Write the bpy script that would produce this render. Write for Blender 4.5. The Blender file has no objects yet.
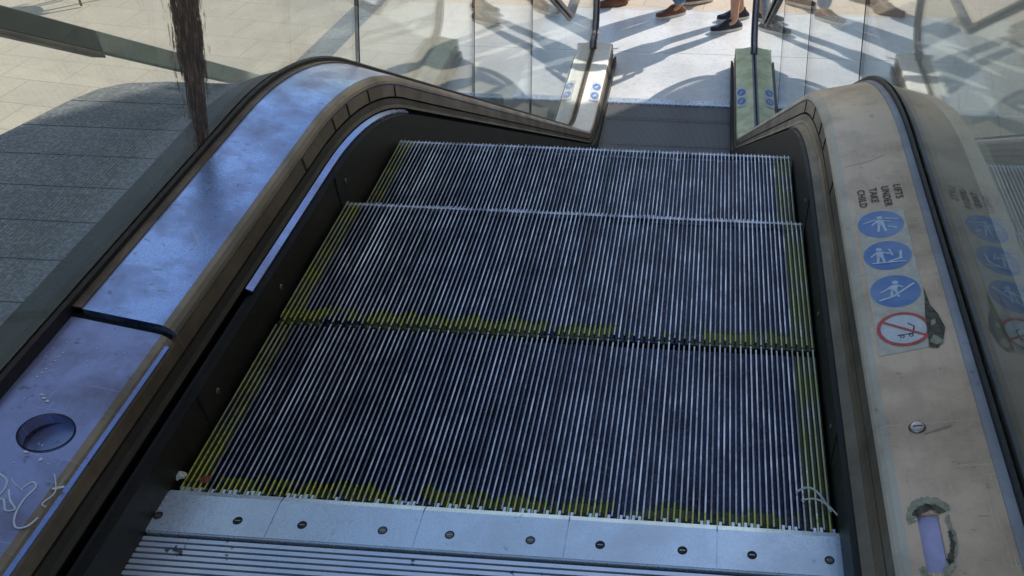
import bpy, bmesh, math, random
from mathutils import Vector, Matrix
random.seed(7)
R = math.radians
scene = bpy.context.scene
COL = scene.collection
H = 2.33                      # rise of the escalator

# ------------------------------------------------------------------ materials
class NT:
    def __init__(s, name):
        s.m = bpy.data.materials.new(name); s.m.use_nodes = True
        s.t = s.m.node_tree; s.n = s.t.nodes; s.n.clear()
        s.out = s.n.new('ShaderNodeOutputMaterial')
        s.c = s.n.new('ShaderNodeTexCoord')
    def node(s, typ, **kw):
        n = s.n.new(typ)
        for k, v in kw.items():
            if k in n.inputs: s.set(n.inputs[k], v)
            else: setattr(n, k, v)
        return n
    def set(s, inp, v):
        if isinstance(v, bpy.types.NodeSocket): s.t.links.new(v, inp)
        else: inp.default_value = v
    def mapped(s, scale=(1, 1, 1), coord='Object', rot=(0, 0, 0), loc=(0, 0, 0)):
        mp = s.n.new('ShaderNodeMapping'); s.t.links.new(s.c.outputs[coord], mp.inputs[0])
        mp.inputs['Scale'].default_value = scale; mp.inputs['Rotation'].default_value = rot
        mp.inputs['Location'].default_value = loc
        return mp.outputs[0]
    def noise(s, scale, detail=4, rough=.6, vec=None, dist=0):
        n = s.n.new('ShaderNodeTexNoise'); n.inputs['Scale'].default_value = scale
        n.inputs['Detail'].default_value = detail; n.inputs['Roughness'].default_value = rough
        n.inputs['Distortion'].default_value = dist
        s.t.links.new(vec if vec is not None else s.c.outputs['Object'], n.inputs['Vector'])
        return n.outputs['Fac']
    def ramp(s, fac, stops):
        r = s.n.new('ShaderNodeValToRGB'); s.t.links.new(fac, r.inputs[0])
        e = r.color_ramp.elements
        while len(e) < len(stops): e.new(.5)
        for i, (p, c) in enumerate(stops):
            e[i].position = p
            e[i].color = (c, c, c, 1) if isinstance(c, (int, float)) else (c[0], c[1], c[2], 1)
        return r.outputs[0]
    def math(s, op, a, b=None, c=None, clamp=False):
        n = s.n.new('ShaderNodeMath'); n.operation = op; n.use_clamp = clamp
        s.set(n.inputs[0], a)
        if b is not None: s.set(n.inputs[1], b)
        if c is not None: s.set(n.inputs[2], c)
        return n.outputs[0]
    def mix(s, f, a, b, blend='MIX'):
        n = s.n.new('ShaderNodeMix'); n.data_type = 'RGBA'; n.blend_type = blend
        s.set(n.inputs[0], f)
        col = lambda v: (v[0], v[1], v[2], 1) if isinstance(v, (tuple, list)) else v
        s.set(n.inputs[6], col(a)); s.set(n.inputs[7], col(b))
        return n.outputs[2]
    def xyz(s, coord='Object'):
        n = s.n.new('ShaderNodeSeparateXYZ'); s.t.links.new(s.c.outputs[coord], n.inputs[0]); return n.outputs
    def bump(s, h, strength=.3, dist=.002):
        n = s.n.new('ShaderNodeBump'); n.inputs['Strength'].default_value = strength
        n.inputs['Distance'].default_value = dist; s.t.links.new(h, n.inputs['Height']); return n.outputs[0]
    def bsdf(s, color, rough=.5, metal=0., normal=None, spec=None, **kw):
        b = s.n.new('ShaderNodeBsdfPrincipled')
        s.set(b.inputs['Base Color'], (color[0], color[1], color[2], 1) if isinstance(color, (tuple, list)) else color)
        s.set(b.inputs['Roughness'], rough); s.set(b.inputs['Metallic'], metal)
        if normal is not None: s.t.links.new(normal, b.inputs['Normal'])
        if spec is not None: s.set(b.inputs['Specular IOR Level'], spec)
        s.t.links.new(b.outputs[0], s.out.inputs[0]); return b

def simple(name, color, rough=.5, metal=0., var=.15, scale=18, bump=0.):
    t = NT(name); f = t.noise(scale, 5)
    lo = tuple(c * (1 - var) for c in color); hi = tuple(min(1, c * (1 + var)) for c in color)
    col = t.ramp(f, [(.3, lo), (.7, hi)])
    rr = t.ramp(t.noise(scale * 2.3, 3), [(.3, max(0, rough - .08)), (.7, min(1, rough + .08))])
    t.bsdf(col, rr, metal, t.bump(t.noise(scale * 6, 4), bump, .001) if bump else None)
    return t.m

def worn_metal(name, base, rough, metal, dirt=(.1, .08, .06), amount=.5, streak=(60, 3, 3), spots=True):
    t = NT(name)
    big = t.noise(7, 6, .65)
    st = t.noise(1, 5, .6, t.mapped(streak))
    fine = t.noise(120, 3, .7)
    f = t.math('MULTIPLY', t.ramp(big, [(.42, 0.), (.72, 1.)]), amount)
    col = t.mix(f, tuple(base), dirt)
    col = t.mix(t.math('MULTIPLY', t.ramp(st, [(.55, 0.), (.8, 1.)]), .25 * amount), col, dirt)
    if spots:
        sp = t.ramp(t.noise(42, 2, .8), [(.66, 0.), (.74, 1.)])
        col = t.mix(t.math('MULTIPLY', sp, .55), col, dirt)
    # hairline scratches in two directions, broken up by a coarse mask
    h1 = t.ramp(t.noise(1, 3, .7, t.mapped((420, 9, 9), rot=(0, 0, .5))), [(.62, 0.), (.70, 1.)])
    h2 = t.ramp(t.noise(1, 3, .7, t.mapped((9, 380, 9), rot=(0, 0, .25))), [(.62, 0.), (.70, 1.)])
    hm = t.math('MULTIPLY', t.math('MAXIMUM', h1, h2), t.ramp(t.noise(14, 3, .6), [(.48, 0.), (.62, .55 * min(1, amount + .2))]))
    col = t.mix(hm, col, tuple(min(1, c * 1.5 + .12) for c in base))
    rr = t.math('ADD', rough, t.math('MULTIPLY', t.math('SUBTRACT', fine, .5), .25))
    rr = t.math('ADD', rr, t.math('MULTIPLY', f, .2))
    mt = t.math('MULTIPLY', t.math('SUBTRACT', 1., t.math('MULTIPLY', f, .7)), metal)
    t.bsdf(col, rr, mt, t.bump(t.math('ADD', st, fine), .12, .0015))
    return t.m

M = {}
M['deck_left'] = worn_metal('brushed steel with scuffs', (.38, .52, .88), .27, 1., (.17, .11, .15), .72, (40, 2, 2))  # blue of the reflected sky is tinted into the base colour
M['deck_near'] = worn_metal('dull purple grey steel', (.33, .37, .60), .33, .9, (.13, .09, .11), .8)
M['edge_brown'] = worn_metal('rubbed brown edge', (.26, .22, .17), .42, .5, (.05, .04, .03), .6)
M['deck_right'] = worn_metal('matt warm steel', (.80, .55, .37), .32, .12, (.34, .21, .13), .85)  # warm reflection of the surroundings is put into the base colour
M['deck_outer'] = worn_metal('dull outer steel', (.045, .04, .032), .6, 0., (.03, .028, .02), .6)
M['recess'] = simple('dim dished steel', (.05, .06, .10), .3, .4, .2, 40)
M['trim_light'] = worn_metal('edge trim', (.40, .38, .41), .5, .3, (.15, .13, .13), .5)
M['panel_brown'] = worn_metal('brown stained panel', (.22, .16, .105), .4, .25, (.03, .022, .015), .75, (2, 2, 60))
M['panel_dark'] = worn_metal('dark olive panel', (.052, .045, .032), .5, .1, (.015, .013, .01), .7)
M['skirt'] = worn_metal('black skirt', (.007, .0065, .005), .5, 0., (.045, .038, .026), .5, (6, 2, 2))
M['rubber'] = simple('black rubber', (.012, .012, .013), .55, 0, .4, 40, .2)
M['handrail'] = simple('handrail rubber', (.17, .15, .14), .32, 0, .3, 20)
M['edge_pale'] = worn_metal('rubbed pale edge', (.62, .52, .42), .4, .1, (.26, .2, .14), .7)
M['strip_blue'] = worn_metal('polished strip', (.20, .27, .50), .25, 1., (.1, .1, .12), .4)
M['dark_void'] = simple('dark recess', (.006, .006, .007), .8)
M['comb'] = worn_metal('comb aluminium', (.78, .88, 1.), .26, .6, (.42, .42, .44), .35, (3, 20, 3))
M['screw'] = worn_metal('screw steel', (.22, .21, .2), .35, 1., (.04, .03, .02), .6)
M['screw_bright'] = worn_metal('bright screw', (.62, .55, .5), .25, 1., (.2, .1, .06), .4)
M['riser'] = simple('dark riser metal', (.02, .021, .026), .5, .4)

# granite
t = NT('speckled granite')
s1 = t.noise(55, 4, .95); s2 = t.noise(260, 2, .9)
col = t.ramp(s1, [(.36, (.075, .07, .068)), (.5, (.22, .21, .20)), (.60, (.48, .46, .44))])
col = t.mix(t.ramp(s2, [(.45, 0.), (.65, .55)]), col, (.44, .44, .46))
col = t.mix(t.ramp(t.noise(2.2, 4), [(.35, .0), (.7, .45)]), col, (.12, .12, .13))
y = t.xyz()[1]
w = t.math('PINGPONG', t.math('ADD', y, 10.02), .14)
col = t.mix(t.math('LESS_THAN', w, .004), col, (.04, .04, .045))
t.bsdf(col, .75, 0, t.bump(s1, .3, .002)); M['granite'] = t.m

# plaza paving : warm limestone slabs with fine diagonal grooving
t = NT('beige limestone paving')
o = t.mapped((1, 1, 1), rot=(0, 0, R(8)))
br = t.node('ShaderNodeTexBrick', offset=.5)
t.t.links.new(o, br.inputs['Vector']); br.inputs['Scale'].default_value = 1
br.inputs['Brick Width'].default_value = .6; br.inputs['Row Height'].default_value = .4
br.inputs['Mortar Size'].default_value = .005
br.inputs['Color1'].default_value = (.72, .61, .48, 1); br.inputs['Color2'].default_value = (.66, .56, .45, 1)
br.inputs['Mortar'].default_value = (.40, .34, .28, 1)
col = t.mix(t.ramp(t.noise(1.3, 6, .7), [(.35, 0.), (.7, .5)]), br.outputs[0], (.58, .48, .38))
wv = t.node('ShaderNodeTexWave', bands_direction='DIAGONAL'); t.t.links.new(t.mapped((1, 1, 0)), wv.inputs['Vector'])
wv.inputs['Scale'].default_value = 9; wv.inputs['Distortion'].default_value = .6
col = t.mix(t.math('MULTIPLY', wv.outputs['Fac'], .07), col, (.27, .22, .17))
col = t.mix(t.ramp(t.noise(34, 3, .8), [(.56, 0.), (.72, .5)]), col, (.30, .24, .19))
col = t.mix(t.ramp(t.noise(.55, 5, .75), [(.42, 0.), (.66, .5)]), col, (.42, .36, .31))
t.bsdf(col, .8, 0, t.bump(t.noise(60, 4), .3, .002)); M['paving'] = t.m

# lower landing plates : pale brushed metal / worn
t = NT('pale landing plates')
col = t.ramp(t.noise(3, 6, .7), [(.3, (.76, .76, .77)), (.7, (.86, .85, .83))])
y = t.xyz()
jx = t.math('LESS_THAN', t.math('PINGPONG', t.math('ADD', y[1], 10.), .5), .003)
col = t.mix(jx, col, (.1, .1, .1))
col = t.mix(t.ramp(t.noise(30, 3, .8), [(.56, 0.), (.68, .6)]), col, (.36, .34, .32))
col = t.mix(t.ramp(t.noise(1.6, 5, .75), [(.45, 0.), (.65, .45)]), col, (.50, .51, .54))
t.bsdf(col, .36, .08, t.bump(t.noise(1, 4, .6, t.mapped((4, 120, 4))), .1, .001)); M['landing'] = t.m

# upper ridged floor plate
t = NT('ridged floor plate metal')
col = t.ramp(t.noise(9, 6, .7), [(.3, (.66, .76, .96)), (.7, (.93, .95, .99))])
z = t.xyz()[2]
col = t.mix(t.math('LESS_THAN', z, -.0025), col, (.03, .03, .034))
col = t.mix(t.ramp(t.noise(26, 3, .7), [(.66, 0.), (.7, .9)]), col, (.04, .036, .034))
t.bsdf(col, .34, .55); M['ridge'] = t.m

# step treads : groove/ribs with worn yellow paint (two versions)
def tread_mat(name, nose, far=False):
    t = NT(name)
    inf = t.node('ShaderNodeObjectInfo')
    off = t.node('ShaderNodeVectorMath', operation='MULTIPLY_ADD')
    cmb = t.node('ShaderNodeCombineXYZ'); t.t.links.new(inf.outputs['Random'], cmb.inputs[0]); t.t.links.new(inf.outputs['Random'], cmb.inputs[1])
    t.t.links.new(cmb.outputs[0], off.inputs[0]); off.inputs[1].default_value = (17, 9, 0); t.t.links.new(t.c.outputs['Object'], off.inputs[2])
    vec = off.outputs[0]
    X, Y, Z = t.xyz()
    low = t.math('LESS_THAN', Z, -.0018)
    n1 = t.noise(11, 5, .7, vec); n2 = t.noise(150, 3, .8, vec)
    top = t.ramp(n1, [(.3, (.22, .22, .26)), (.5, (.42, .42, .47)), (.72, (.84, .83, .85))])
    top = t.mix(t.ramp(n2, [(.5, 0.), (.75, .6)]), top, (.12, .11, .12))
    # rows of bright scratches
    st = t.noise(1, 4, .65, t.mapped((130, 7, 1)))
    top = t.mix(t.ramp(st, [(.50, 0.), (.66, .9)]), top, (.98, .95, .92))
    # per-rib tone and dull worn stretches
    rb = t.noise(1, 1, .5, t.mapped((108.7, 1.2, 1), loc=(5, 2, 0)))
    top = t.mix(t.ramp(rb, [(.32, .75), (.52, 0.)]), top, (.13, .12, .13))
    groove = t.ramp(n1, [(.3, (.009, .012, .028)), (.7, (.034, .048, .105))])
    groove = t.mix(t.ramp(t.noise(90, 4, .9, vec), [(.54, 0.), (.62, .5)]), groove, (.13, .14, .19))
    scf = t.ramp(t.noise(1, 5, .75, t.mapped((16, 5, 1), loc=(2, 7, 0))), [(.53, 0.), (.64, .6)])
    top = t.mix(scf, top, (.95, .94, .95))
    # yellow : both side edges and the rear edge
    ax = t.math('ABSOLUTE', X)
    side = t.math('GREATER_THAN', ax, .456)
    side = t.math('MULTIPLY', side, t.ramp(t.noise(7, 4, .7, vec), [(.3, .1), (.6, 1.)]))
    rear = t.math('LESS_THAN', Y, t.math('ADD', .012, t.math('MULTIPLY', t.noise(30, 2, .5, vec), .055)))
    patch = t.ramp(t.noise(12, 3, .7, vec), [(.40, 0.), (.47, 1.)])
    rear = t.math('MULTIPLY', rear, patch)
    yl = t.math('MAXIMUM', side, rear)
    worn = t.ramp(t.noise(160, 3, .8, vec), [(.40, .1), (.50, 1.)])
    yel = t.math('MULTIPLY', yl, worn)
    top = t.mix(yel, top, (.62, .61, .06))
    groove = t.mix(t.math('MULTIPLY', yl, .45), groove, (.20, .20, .02))
    col = t.mix(low, top, groove)
    if nose:
        nz = t.math('GREATER_THAN', Y, t.math('SUBTRACT', .402, t.math('MULTIPLY', t.noise(26, 4, .8, vec), .036 if nose > 1 else .02)))
        nz = t.math('MULTIPLY', nz, t.ramp(t.noise(16, 3, .8, vec), [(.36, .15), (.56, 1.)]))
        nz = t.math('MULTIPLY', nz, t.math('GREATER_THAN', Z, -.02))
        col = t.mix(t.math('MULTIPLY', nz, .75), col, (.62, .62, .70))
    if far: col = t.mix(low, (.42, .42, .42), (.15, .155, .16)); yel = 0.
    rough = t.math('ADD', .3, t.math('MULTIPLY', low, .12))
    mt = t.math('MULTIPLY', t.math('SUBTRACT', 1., yel), .75 if not far else .2)
    t.bsdf(col, rough, mt)
    return t.m
M['tread'] = tread_mat('ribbed tread', 0)
M['tread_worn'] = tread_mat('ribbed tread with worn nose', 2)
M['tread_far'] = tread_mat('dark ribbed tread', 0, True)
M['tread_half'] = tread_mat('ribbed tread with slightly worn nose', 1)

# glass : thin pane, angle-dependent reflection, a little dust
def glass_mat(name, tint, dust):
    t = NT(name)
    g = t.node('ShaderNodeNewGeometry')
    d = t.node('ShaderNodeVectorMath', operation='DOT_PRODUCT')
    t.t.links.new(g.outputs['Normal'], d.inputs[0]); t.t.links.new(g.outputs['Incoming'], d.inputs[1])
    c = t.math('SUBTRACT', 1., t.math('ABSOLUTE', d.outputs['Value']))
    F = t.math('ADD', .05, t.math('MULTIPLY', t.math('POWER', c, 3.9), .95), clamp=True)
    tr = t.node('ShaderNodeBsdfTransparent', Color=(*tint, 1))
    gl = t.node('ShaderNodeBsdfGlossy', Color=(.95, .97, .97, 1), Roughness=.012)
    di = t.node('ShaderNodeBsdfDiffuse', Color=(.52, .48, .40, 1))
    n = t.ramp(t.noise(1, 6, .75, t.mapped((3, 34, 1.6))), [(.38, dust * .5), (.60, dust), (.72, dust * 3.6)])
    m1 = t.node('ShaderNodeMixShader'); t.t.links.new(n, m1.inputs[0]); t.t.links.new(tr.outputs[0], m1.inputs[1]); t.t.links.new(di.outputs[0], m1.inputs[2])
    m2 = t.node('ShaderNodeMixShader'); t.t.links.new(F, m2.inputs[0]); t.t.links.new(m1.outputs[0], m2.inputs[1]); t.t.links.new(gl.outputs[0], m2.inputs[2])
    t.t.links.new(m2.outputs[0], t.out.inputs[0]); return t.m
M['glass'] = glass_mat('balustrade glass', (.93, .965, .945), .06)
M['window'] = simple('window glass', (.03, .04, .05), .08, .3)

# burnt smear
t = NT('burnt smear on glass')
X, Y, Z = t.xyz('UV')[0:3]
ed = t.math('ABSOLUTE', t.math('SUBTRACT', X, .5))
st = t.noise(1, 5, .75, t.mapped((9, 2.4, 1), 'UV'))
st2 = t.noise(1, 4, .8, t.mapped((30, 12, 1), 'UV', loc=(3, 1, 0)))
v = t.math('SUBTRACT', t.math('ADD', t.math('MULTIPLY', st, 1.), t.math('MULTIPLY', st2, .95)), t.math('MULTIPLY', ed, 1.25))
v = t.math('SUBTRACT', v, t.math('MULTIPLY', t.math('SUBTRACT', .42, Y, clamp=True), .7))
a = t.ramp(v, [(.50, 0.), (.56, 1.)])
tr = t.node('ShaderNodeBsdfTransparent')
pb = t.bsdf(t.ramp(st2, [(.40, (.012, .007, .006)), (.52, (.05, .026, .018)), (.62, (.28, .19, .15))]), .5)
mx = t.node('ShaderNodeMixShader'); t.t.links.new(a, mx.inputs[0]); t.t.links.new(tr.outputs[0], mx.inputs[1]); t.t.links.new(pb.outputs[0], mx.inputs[2])
t.t.links.new(mx.outputs[0], t.out.inputs[0]); M['smear'] = t.m

M['st_white'] = simple('sticker film', (.64, .54, .44), .45, 0, .15, 60)
M['st_blue'] = worn_metal('faded blue print', (.09, .20, .50), .4, 0., (.36, .44, .60), .9, (60, 60, 3))
M['st_fig'] = simple('pale blue white print', (.62, .68, .78), .45, 0, .2, 90)
M['st_red'] = simple('faded red print', (.62, .09, .06), .45, 0, .25, 60)
M['st_pale'] = simple('white print', (.68, .68, .70), .45, 0, .15, 60)
M['ink'] = simple('faded black ink', (.05, .05, .055), .6, 0, .7, 120)
M['scratch'] = simple('pale scratch', (.72, .76, .85), .4, 0, .2, 90)
M['mark_brown'] = simple('brown rub mark', (.34, .26, .19), .5, 0, .3, 90)
M['glue'] = simple('torn glue residue', (.10, .08, .055), .7, 0, .8, 130, .8)
M['glue_light'] = simple('old glue film', (.36, .32, .22), .6, 0, .35, 90, .6)
M['lavender'] = simple('lavender slot insert', (.50, .45, .68), .35, 0, .12, 60)
M['cream'] = simple('sunlit cream cap', (.84, .83, .78), .45, .1, .08, 20)
M['cream_green'] = worn_metal('yellowish worn cap', (.92, .88, .58), .5, 0., (.40, .40, .12), .7, (8, 8, 3))
M['orange'] = simple('orange litter', (.22, .06, .03), .6, 0, .6, 200)
M['ticket'] = simple('grey plastic scrap', (.6, .6, .56), .4)
M['wall'] = simple('sandstone render', (.76, .66, .54), .85, 0, .1, 4, .3)
M['frame'] = simple('bronze frame', (.08, .07, .06), .4, .6)
M['skin'] = simple('skin', (.50, .27, .17), .5, 0, .08, 30)
M['jeans'] = simple('blue denim', (.10, .17, .30), .85, 0, .3, 90, .3)
M['navy'] = simple('navy cloth', (.03, .04, .07), .85, 0, .3, 60, .3)
M['grey_cloth'] = simple('grey cloth', (.22, .22, .23), .85, 0, .2, 60, .3)
M['white_cloth'] = simple('white cotton', (.72, .72, .70), .85, 0, .08, 40, .3)
M['red_cloth'] = simple('brick red cotton', (.42, .09, .07), .85, 0, .12, 40, .3)
M['shoe_dark'] = simple('dark canvas shoe', (.022, .026, .045), .7, 0, .3, 80, .3)
M['shoe_brown'] = simple('brown leather shoe', (.16, .055, .03), .42, 0, .3, 30)
M['sole'] = simple('pale rubber sole', (.62, .6, .56), .6)
M['hair'] = simple('brown hair', (.035, .02, .012), .6, 0, .4, 60, .5)
M['hair_grey'] = simple('grey hair', (.3, .29, .28), .6, 0, .3, 60, .5)
M['eye'] = simple('eye', (.03, .02, .015), .2)
M['lip'] = simple('lip', (.42, .14, .11), .5)
M['rail_green'] = simple('dark green paint', (.045, .055, .045), .45, .1, .3, 12)
M['rail_pale'] = simple('pale weathered rail', (.34, .37, .31), .5, .1, .2, 8)  # paler tone for the far, lower stretch of the rail
M['post'] = simple('galvanised post', (.34, .36, .38), .4, .6)
M['wood'] = simple('bent wood', (.20, .11, .05), .45, 0, .25, 20)
M['black_metal'] = simple('black metal', (.02, .02, .02), .4, .5)

# ------------------------------------------------------------------ helpers
def tag(o, label=None, cat=None, group=None, kind=None):
    if label: o['label'] = label
    if cat: o['category'] = cat
    if group: o['group'] = group
    if kind: o['kind'] = kind
    return o
def empty(name, loc=(0, 0, 0), rz=0., label=None, cat=None, group=None):
    o = bpy.data.objects.new(name, None); COL.objects.link(o); o.empty_display_size = .1
    o.location = loc; o.rotation_euler = (0, 0, rz)
    return tag(o, label, cat, group)
def mk(name, verts, faces, mats, parent=None, smooth=False, mi=None, loc=None, bevel=0):
    me = bpy.data.meshes.new(name); me.from_pydata([tuple(v) for v in verts], [], faces); me.update()
    for m in (mats if isinstance(mats, (list, tuple)) else [mats]): me.materials.append(m)
    if mi: me.polygons.foreach_set('material_index', mi)
    if smooth: me.polygons.foreach_set('use_smooth', [True] * len(me.polygons))
    bm = bmesh.new(); bm.from_mesh(me); bmesh.ops.recalc_face_normals(bm, faces=bm.faces); bm.to_mesh(me); bm.free()
    o = bpy.data.objects.new(name, me); COL.objects.link(o)
    if parent: o.parent = parent
    if loc: o.location = loc
    if bevel:
        b = o.modifiers.new('bevel', 'BEVEL'); b.width = bevel; b.segments = 2; b.limit_method = 'ANGLE'
    return o
class MB:
    def __init__(s): s.v = []; s.f = []; s.mi = []
    def add(s, v, f, m=0):
        b = len(s.v); s.v += [tuple(x) for x in v]; s.f += [tuple(i + b for i in q) for q in f]; s.mi += [m] * len(f)
    def box(s, x0, x1, y0, y1, z0, z1, m=0, mat=None, skip_bottom=False):
        v = [Vector(p) for p in ((x0, y0, z0), (x1, y0, z0), (x1, y1, z0), (x0, y1, z0), (x0, y0, z1), (x1, y0, z1), (x1, y1, z1), (x0, y1, z1))]
        if mat: v = [mat @ p for p in v]
        f = [(4, 5, 6, 7), (0, 1, 5, 4), (1, 2, 6, 5), (2, 3, 7, 6), (3, 0, 4, 7)]
        if not skip_bottom: f.append((3, 2, 1, 0))
        s.add(v, f, m)
    def disc(s, cx, cy, z, rx, ry=None, n=28, m=0, fn=None):
        ry = ry or rx
        v = [(cx + rx * math.cos(2 * math.pi * i / n), cy + ry * math.sin(2 * math.pi * i / n), z) for i in range(n)]
        if fn: v = [fn(p) for p in v]
        s.add(v, [tuple(range(n))], m)
    def ring(s, cx, cy, z, r0, r1, n=32, m=0, fn=None):
        v = []
        for i in range(n):
            a = 2 * math.pi * i / n
            v += [(cx + r0 * math.cos(a), cy + r0 * math.sin(a), z), (cx + r1 * math.cos(a), cy + r1 * math.sin(a), z)]
        if fn: v = [fn(p) for p in v]
        s.add(v, [(2 * i, 2 * i + 1, (2 * i + 3) % (2 * n), (2 * i + 2) % (2 * n)) for i in range(n)], m)
    def poly(s, pts, z, m=0):
        s.add([(x, y, z) for x, y in pts], [tuple(range(len(pts)))], m)
    def stroke(s, pts, w, z, m=0):
        for (a, b) in zip(pts, pts[1:]):
            a = Vector(a); b = Vector(b); d = (b - a)
            if d.length < 1e-6: continue
            d.normalize(); n = Vector((-d.y, d.x)) * w / 2; e = d * w * .3
            q = [a - e + n, a - e - n, b + e - n, b + e + n]; s.add([(p.x, p.y, z) for p in q], [(0, 1, 2, 3)], m)
            z += 3e-6
    def tube(s, pts, r, n=10, m=0, cap=True):
        pts = [Vector(p) for p in pts]; rs = r if isinstance(r, (list, tuple)) else [r] * len(pts)
        rings = []; prev = None
        for i, p in enumerate(pts):
            d = (pts[min(i + 1, len(pts) - 1)] - pts[max(i - 1, 0)]).normalized()
            if prev is None:
                u = d.orthogonal().normalized()
            else:
                u = (prev - d * prev.dot(d)).normalized()
            prev = u; w = d.cross(u)
            rings.append([p + (u * math.cos(2 * math.pi * k / n) + w * math.sin(2 * math.pi * k / n)) * rs[i] for k in range(n)])
        v = [q for rg in rings for q in rg]; f = []
        for i in range(len(rings) - 1):
            for k in range(n): f.append((i * n + k, i * n + (k + 1) % n, (i + 1) * n + (k + 1) % n, (i + 1) * n + k))
        if cap: f += [tuple(range(n))[::-1], tuple((len(rings) - 1) * n + k for k in range(n))]
        s.add(v, f, m)
    def build(s, name, mats, parent=None, smooth=False, loc=None, bevel=0):
        return mk(name, s.v, s.f, mats, parent, smooth, s.mi, loc, bevel)

# escalator path (y,z) at tread level with unit normal
B1 = 1.10; RAD = 1.0; AN = R(30); TL = RAD * math.tan(AN / 2)
B2 = B1 + H / math.tan(AN)
def path(y0, y1, flat=.25):
    """list of (y,z,ny,nz) between y0 and y1"""
    ys = set([y0, y1])
    yA = B1 - TL; yB = B1 + TL * math.cos(AN); yC = B2 - TL * math.cos(AN); yD = B2 + TL
    for a, b, n in ((yA, yB, 12), (yC, yD, 12)):
        for i in range(n + 1): ys.add(a + (b - a) * i / n)
    y = y0
    while y < y1: ys.add(y); y += flat
    ys = sorted(v for v in ys if y0 - 1e-9 <= v <= y1 + 1e-9)
    ys = [v for i, v in enumerate(ys) if i == 0 or v - ys[i - 1] > 1e-4]
    return [(v, *pz(v)) for v in ys]
def pz(y):
    yA = B1 - TL; yB = B1 + TL * math.cos(AN); yC = B2 - TL * math.cos(AN); yD = B2 + TL
    if y <= yA: return (0., 0., 1.)
    if y < yB:
        s = (y - yA) / RAD; a = math.asin(min(1, s)); return (-(RAD - RAD * math.cos(a)), math.sin(a), math.cos(a))
    if y <= yC: return (-(y - B1) * math.tan(AN), math.sin(AN), math.cos(AN))
    if y < yD:
        s = (yD - y) / RAD; a = math.asin(min(1, s)); return (-H + (RAD - RAD * math.cos(a)), math.sin(a), math.cos(a))
    return (-H, 0., 1.)
def P(x, y, n):
    z, ny, nz = pz(y); return (x, y + ny * n, z + nz * n)
def sweep(name, prof, side, y0, y1, mats, parent, smooth=False, closed=True, n_seg=None, bevel=0):
    """prof: (xoffset from .5, normal offset) swept along the path, side = -1 left / +1 right"""
    pts = path(y0, y1); k = len(prof); v = []; f = []
    for (y, z, ny, nz) in pts:
        for (xo, n) in prof: v.append((side * (.5 + xo), y + ny * n, z + nz * n))
    kk = k if closed else k - 1
    for i in range(len(pts) - 1):
        for j in range(kk): f.append((i * k + j, i * k + (j + 1) % k, (i + 1) * k + (j + 1) % k, (i + 1) * k + j))
    if closed: f += [tuple(range(k)), tuple((len(pts) - 1) * k + j for j in range(k))[::-1]]
    mi = [1 if (len(mats) > 1 and i_ < (len(pts) - 1) * kk and (i_ % kk) in (3, 4, 5)) else 0 for i_ in range(len(f))] if isinstance(mats, (list, tuple)) else None
    return mk(name, v, f, mats, parent, smooth, mi, bevel=bevel)

# ------------------------------------------------------------------ ground, floors and added shading block
def sheet(name, x0, x1, y0, y1, z, m):
    return tag(mk(name, [(x0, y0, z), (x1, y0, z), (x1, y1, z), (x0, y1, z)], [(0, 1, 2, 3)], m), kind='structure')
sheet('plaza_ground', -400, 400, -400, 400, -H - .012, M['paving'])
mbx = MB(); mbx.box(-1.3, 1.9, 6.03, 8.02, -H - .3, -H + .0)
tag(mbx.build('landing_floor', M['landing']), kind='structure')
mbx = MB(); mbx.box(-9, 4.3, -14, -1.25, -H - .3, -.004); mbx.box(.86, 4.3, -1.25, -.4, -H - .3, -.004)
tag(mbx.build('upper_floor', M['granite']), kind='structure')

# granite topped block on the left
ZG = -1.15
out = [(-.815, -1.24), (-.815, 3.70), (-2.72, 3.70), (-2.94, 3.66), (-3.06, 3.58), (-3.15, 3.42), (-3.22, 3.22), (-3.30, 3.0), (-3.34, 2.6), (-3.34, -1.24)]
v = [(x, y, ZG) for x, y in out] + [(x, y, -H - .1) for x, y in out]; n = len(out)
f = [tuple(range(n)), tuple(range(n, 2 * n))[::-1]] + [(i, (i + 1) % n, (i + 1) % n + n, i + n) for i in range(n)]
tag(mk('stone_block', v, f, M['granite'], bevel=.02), 'dark speckled granite slabs with a rounded far corner, left of the glass', 'stone ledge')

# unseen sandstone block, added right of the escalator to shade the top landing
bld = empty('building', (6.1, 0, -H), 0, 'tall sandstone building standing right of the escalator', 'building')
XW = 4.3; YC = 10.35; TOP = 13.0
mbx = MB()
mbx.box(XW - 6.1, 12, -14, YC, 0, TOP)
body = mbx.build('wall', M['wall'], bld)  # wall of the added unseen shading block
c = MB(); c.box(XW - 6.1 - .25, 12, -14, YC + .25, TOP + .003, TOP + .35); c.build('cornice', M['wall'], bld, bevel=.03)
for fl in range(3):
    for i in range(6):
        yy = -11 + i * 3.6; z0 = 3.4 + fl * 3.4
        w = MB(); w.box(XW - 6.1 - .05, XW - 6.1 + .02, yy, yy + 1.3, z0, z0 + .08); w.box(XW - 6.1 - .05, XW - 6.1 + .02, yy, yy + 1.3, z0 + 1.92, z0 + 2)
        w.box(XW - 6.1 - .05, XW - 6.1 + .02, yy, yy + .08, z0 + .08, z0 + 1.92); w.box(XW - 6.1 - .05, XW - 6.1 + .02, yy + 1.22, yy + 1.3, z0 + .08, z0 + 1.92)
        wo = w.build('window', M['frame'], bld)  # windows of the added unseen shading block
        g = MB(); g.box(XW - 6.1 - .02, XW - 6.1 - .002, yy + .08, yy + 1.22, z0 + .08, z0 + 1.92); g.build('pane', M['window'], wo)

# ------------------------------------------------------------------ escalator
esc = empty('escalator', (0, 0, 0), 0, 'worn steel escalator with glass balustrades running down to the plaza', 'escalator')
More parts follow.
